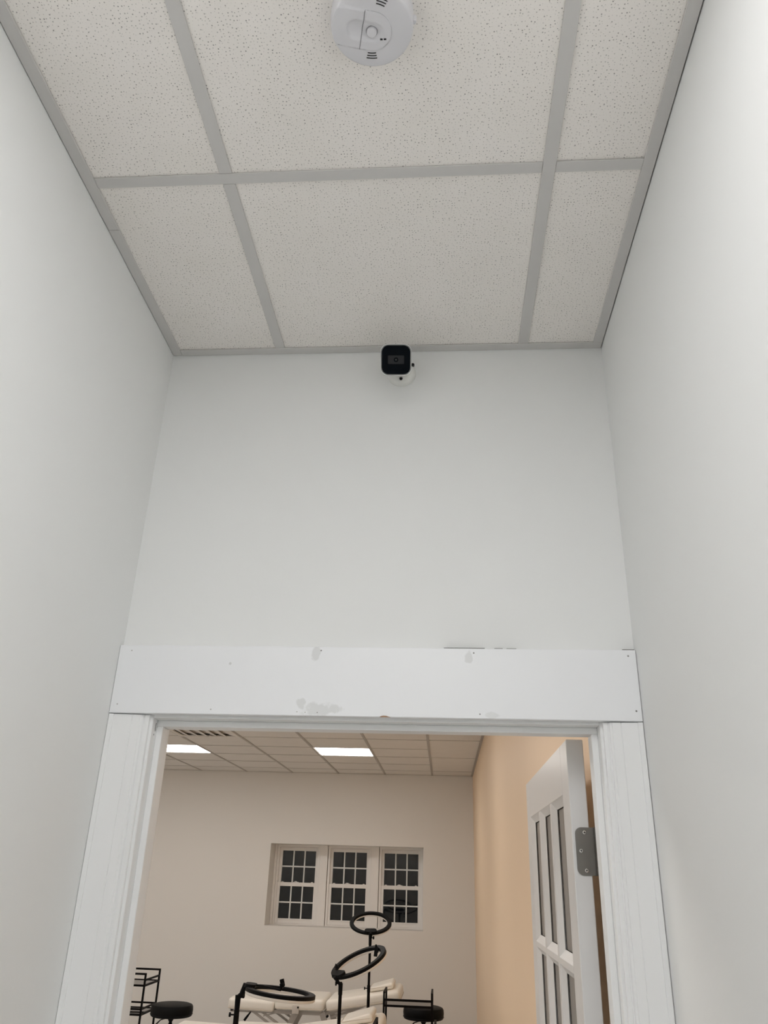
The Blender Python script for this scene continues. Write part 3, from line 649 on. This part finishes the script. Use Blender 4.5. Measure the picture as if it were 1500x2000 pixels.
# ------------------------------------------------------------------ ring lights on stands
def ring_light(label, ctr, nrm, hubdir, foot, clips, R=.2025, knob_side=1, leg0=.6, pr=.0115, gap=.40, lr=.34):
    n = Vector(nrm).normalized(); hd_ = Vector(hubdir); hd_ = (hd_-n*hd_.dot(n)).normalized(); sd_ = n.cross(hd_)
    c = Vector(ctr); hub = c+hd_*(R-.018)
    t = thing('ring_light', label, 'ring light', (foot[0], foot[1], 0), 0, 'ring lights on black stands'); o = t.location
    M = Matrix(((hd_.x, sd_.x, n.x, c.x), (hd_.y, sd_.y, n.y, c.y), (hd_.z, sd_.z, n.z, c.z), (0, 0, 0, 1)))
    bm = B(); r1, r2 = R-.039, R
    lathe(bm, [(r1, -.006), (r1+.002, .011), (r1+.004, .0135), (r2-.004, .0135), (r2-.0005, .011), (r2, -.006)], 72, M=M, close=True); ring = obj('ring', bm, m_black, t, o)
    bm = B(); lathe(bm, [(r1+.001, -.0062), (r1+.002, -.018), (r1+.006, -.0215), (r2-.005, -.0215), (r2-.001, -.018), (r2-.0005, -.0062)], 72, M=M, close=True); df = obj('diffuser', bm, m_diff, ring, o); df['label'] = 'white light diffuser'
    # control hub on the back of the ring
    bm = B(); prism(bm, rrect(.062, .125, .028, 6, R-.024, 0), lambda a, b: M @ Vector((a, b, .010)), lambda a, b: M @ Vector((a-.003, b*.90, .027))); obj('control_box', bm, m_black, t, o, 40)
    # tilt joint and stand
    top = Vector((foot[0], foot[1], hub.z-.045))
    bm = B(); tube(bm, [hub+n*.012, hub+n*.014+hd_*.022, hub*.35+top*.65, top], [.017, .018, .016, .0145], 14); obj('tilt_joint', bm, m_black, t, o)
    bm = B(); k = Vector((knob_side, -.2, 0)); tube(bm, [top+Vector((0, 0, .01)), top+Vector((0, 0, .01))+k*.028], .004, 8); tube(bm, [top+Vector((0, 0, .01))+k*.026, top+Vector((0, 0, .01))+k*.036], .013, 12); obj('tilt_knob', bm, m_black, t, o)
    bm = B(); tube(bm, [top+Vector((0, 0, .012)), top-Vector((0, 0, .055))], [max(.015, pr+.003), max(.0135, pr+.001)], 14); obj('pole_socket', bm, m_black, t, o)
    zs = [top.z-.05, top.z-gap, top.z-gap-.36, .16]
    for a, b, r in ((zs[0], zs[1]-.02, pr), (zs[1], zs[2]-.02, pr+.002), (zs[2], .10, pr+.004)):
        if a > b: bm = B(); tube(bm, [(foot[0], foot[1], a), (foot[0], foot[1], b)], r, 14); obj('pole', bm, m_blackm, t, o)
    for z, r in ((zs[1], .015), (zs[2], .017)):
        if z > .3:
            bm = B(); tube(bm, [(foot[0], foot[1], z+.025), (foot[0], foot[1], z-.03)], r, 14); col = obj('clamp', bm, m_black, t, o)
            bm = B(); tube(bm, [(foot[0]-.012, foot[1], z), (foot[0]-.034, foot[1]-.004, z)], .004, 8); tube(bm, [(foot[0]-.032, foot[1]-.004, z), (foot[0]-.042, foot[1]-.005, z)], .012, 10); obj('clamp_knob', bm, m_black, col, o)
    bm = B(); tube(bm, [(foot[0], foot[1], .30), (foot[0], foot[1], .22)], .018, 14); obj('leg_hub', bm, m_black, t, o)
    for q in range(3):
        a = 2*math.pi*q/3+leg0; e = Vector((foot[0]+lr*math.cos(a), foot[1]+lr*math.sin(a), .012)); s = Vector((foot[0], foot[1], .28))
        bm = B(); bar(bm, s, e, .016, .010); lg = obj('leg', bm, m_blackm, t, o, 0)
        bm = B(); mid = s.lerp(e, .55); bar(bm, (foot[0], foot[1], .12), mid, .012, .006); obj('strut', bm, m_blackm, lg, o, 0)
    # phone clips: (radial a, side b, height, yaw)
    for (a, b, hh, yw, sc_, dv) in clips:
        p = M @ Vector((a, b, .014)); q = M @ Vector((a, b, .014+hh)); e = M @ Vector(((R-.02) if a > .05 else a*.0-(0), (b if a > .05 else 0), .014))
        bm = B()
        if yw is not None and yw > 9: tube(bm, [hub+n*.02, M @ Vector((R*.55, b*.5, .022)), p], .006, 8)
        tube(bm, [p, q], .007, 8); ar = obj('clip_arm', bm, m_black, t, o)
        x_, y_, d_ = frame_of(dv)
        MM = Matrix(((x_.x, y_.x, d_.x, q.x), (x_.y, y_.y, d_.y, q.y), (x_.z, y_.z, d_.z, q.z), (0, 0, 0, 1)))
        bm = B(); box(bm, -.020*sc_, -.006, -.012*sc_, .020*sc_, .006, .000, .002, 1, MM); box(bm, -.020*sc_, -.007, 0, -.008*sc_, .018, .045*sc_, .002, 1, MM); box(bm, .004*sc_, -.007, -.002, .018*sc_, .018, .022*sc_, .002, 1, MM); obj('phone_clip', bm, m_black, t, o, 0)
    return t
ring_light('black ring light in front of the right window, tilted upward, highest of the three', (-.713, 8.50, 1.345), (.010, -.421, .907), (.015, -.144, -.078), (-.698, 8.33), [], knob_side=1, leg0=math.pi/3, lr=.235)
ring_light('black ring light tilted sideways with a phone clip on its rim, in the middle', (-.593, 6.20, 1.217), (-0.373, -0.259, 0.891), (-.081, -.072, -.068), (-.700, 6.085), [(-.155, .022, .006, 0, 1.3, (-.1, -.25, -1)), (.135, -.075, .012, 0, .6, (.3, -.3, .9))], knob_side=-1, leg0=1.88)
ring_light('black ring light lying flat and facing down, leftmost and lowest', (-.944, 5.20, 1.136), (.095, .020, .99), (-.197, -.0175, .0248), (-1.185, 5.18), [(.0, -.01, .016, 10, .85, (-.28, 0, 1))], knob_side=1, pr=.0135, gap=.085)

# ------------------------------------------------------------------ trolleys (long way along local y)
def trolley(label, wx, wy):
    t = thing('trolley', label, 'trolley', (0, 0, 0), 0, 'black three tier trolleys')
    s = .017; tz = .800
    X, Y = wx/2-s/2, wy/2-s/2
    for sx in (-1, 1):
        for sy_ in (-1, 1):
            bm = B(); bar(bm, (sx*X, sy_*Y, .055), (sx*X, sy_*Y, tz), s); obj('post', bm, m_blackm, t, smooth=0)
            bm = B(); lathe(bm, [(0, -.012), (.022, -.012), (.024, 0), (.022, .012), (0, .012)], 16, M=Matrix.Translation((sx*X, sy_*Y, .0245)) @ Matrix.Rotation(math.pi/2, 4, 'Y')); box(bm, sx*X-.014, sy_*Y-.010, .024, sx*X+.014, sy_*Y+.010, .056); obj('caster', bm, m_black, t)
        bm = B(); bar(bm, (sx*X, -Y+s/2, tz-s/2), (sx*X, Y-s/2, tz-s/2), s); obj('handle_rail', bm, m_blackm, t, smooth=0)
    for i, z in enumerate((.690, .440, .165)):
        bm = B()
        for sx in (-1, 1): bar(bm, (sx*X, -Y+s/2, z), (sx*X, Y-s/2, z), s)
        for sy_ in (-1, 1): bar(bm, (-X+s/2, sy_*Y, z), (X-s/2, sy_*Y, z), s)
        obj('shelf_frame', bm, m_blackm, t, smooth=0)
        bm = B(); box(bm, -X+s/2, -Y+s/2, z-.003, X-s/2, Y-s/2, z+.003); obj('shelf', bm, m_smoked, t, smooth=0)
        for sy_ in (-1,):
            bm = B(); bar(bm, (-X+s/2, sy_*Y, z+.048), (X-s/2, sy_*Y, z+.048), s*.9); obj('guard_rail', bm, m_blackm, t, smooth=0)
        if i:
            for sx in (-1, 1):
                bm = B(); bar(bm, (sx*X, -Y+s/2, z+.048), (sx*X, Y-s/2, z+.048), s*.9); obj('guard_rail', bm, m_blackm, t, smooth=0)
    return t
g = 'black three tier trolleys'
t1 = trolley('black metal trolley at the right, in front of the stool beside the peach wall', .455, .34)
t1.location = (-.338, 8.52, 0)
copy_tree(t1, (-3.178, 9.18, 0), math.pi/2, 'black metal trolley at the far left, cut off by the door jamb', g)
copy_tree(t1, (-.290, 6.75, 0), 0, 'black metal trolley at the bottom edge, only a post tip showing before the near table', g)

# ------------------------------------------------------------------ stools
def stool(label, z):
    t = thing('stool', label, 'stool', (0, 0, 0), 0, 'round black swivel stools'); R = .20
    bm = B(); lathe(bm, [(0, z-.105), (R-.015, z-.105), (R-.004, z-.098), (R, z-.085), (R+.003, z-.05), (R, z-.022), (R-.010, z-.008), (R-.035, z), (R*.5, z+.004), (0, z+.005)], 48); se = obj('seat', bm, m_vinylb, t)
    bm = B(); lathe(bm, [(R+.0005, z-.088), (R+.004, z-.085), (R+.0005, z-.082)], 48, close=True); obj('seam', bm, m_vinylb, se)
    bm = B(); box(bm, -.09, -.09, z-.112, .09, .09, z-.104, .003, 1); obj('seat_plate', bm, m_blackm, t, smooth=0)
    bm = B(); lathe(bm, [(0, z-.112), (.024, z-.112), (.026, z-.135), (.016, z-.15), (.016, z-.165), (.022, z-.17), (.022, z-.185), (0, z-.185)], 20); obj('collar', bm, m_black, t)
    bm = B(); tube(bm, [(0, 0, z-.18), (0, 0, .10)], .0195, 18); obj('gas_lift', bm, m_chrome, t)
    bm = B(); tube(bm, [(-.02, -.02, z-.118), (-.09, -.03, z-.135), (-.16, -.04, z-.205)], [.004, .005, .009], 10); obj('height_lever', bm, m_black, t)
    bm = B(); lathe(bm, [(0, .13), (.03, .13), (.034, .08), (0, .08)], 20); obj('base_hub', bm, m_chrome, t)
    for k in range(5):
        a = 2*math.pi*k/5+.3; d = Vector((math.cos(a), math.sin(a), 0))
        bm = B(); tube(bm, [d*.025+Vector((0, 0, .105)), d*.15+Vector((0, 0, .085)), d*.255+Vector((0, 0, .066))], [.016, .014, .011], 10); lg = obj('leg', bm, m_chrome, t)
        bm = B(); p = d*.255; s_ = Vector((-d.y, d.x, 0))
        tube(bm, [p+s_*.018+Vector((0, 0, .026)), p+s_*.006+Vector((0, 0, .026))], .026, 14); tube(bm, [p-s_*.018+Vector((0, 0, .026)), p-s_*.006+Vector((0, 0, .026))], .026, 14); tube(bm, [p+Vector((0, 0, .024)), p+Vector((0, 0, .075))], .007, 8); obj('caster', bm, m_black, lg)
    return t
s1 = stool('round black stool with chrome post beside the left trolley', .572); s1.location = (-2.655, 8.80, 0)
s2 = stool('round black stool behind the right trolley, beside the peach wall', .592); s2.location = (-.213, 9.17, 0)
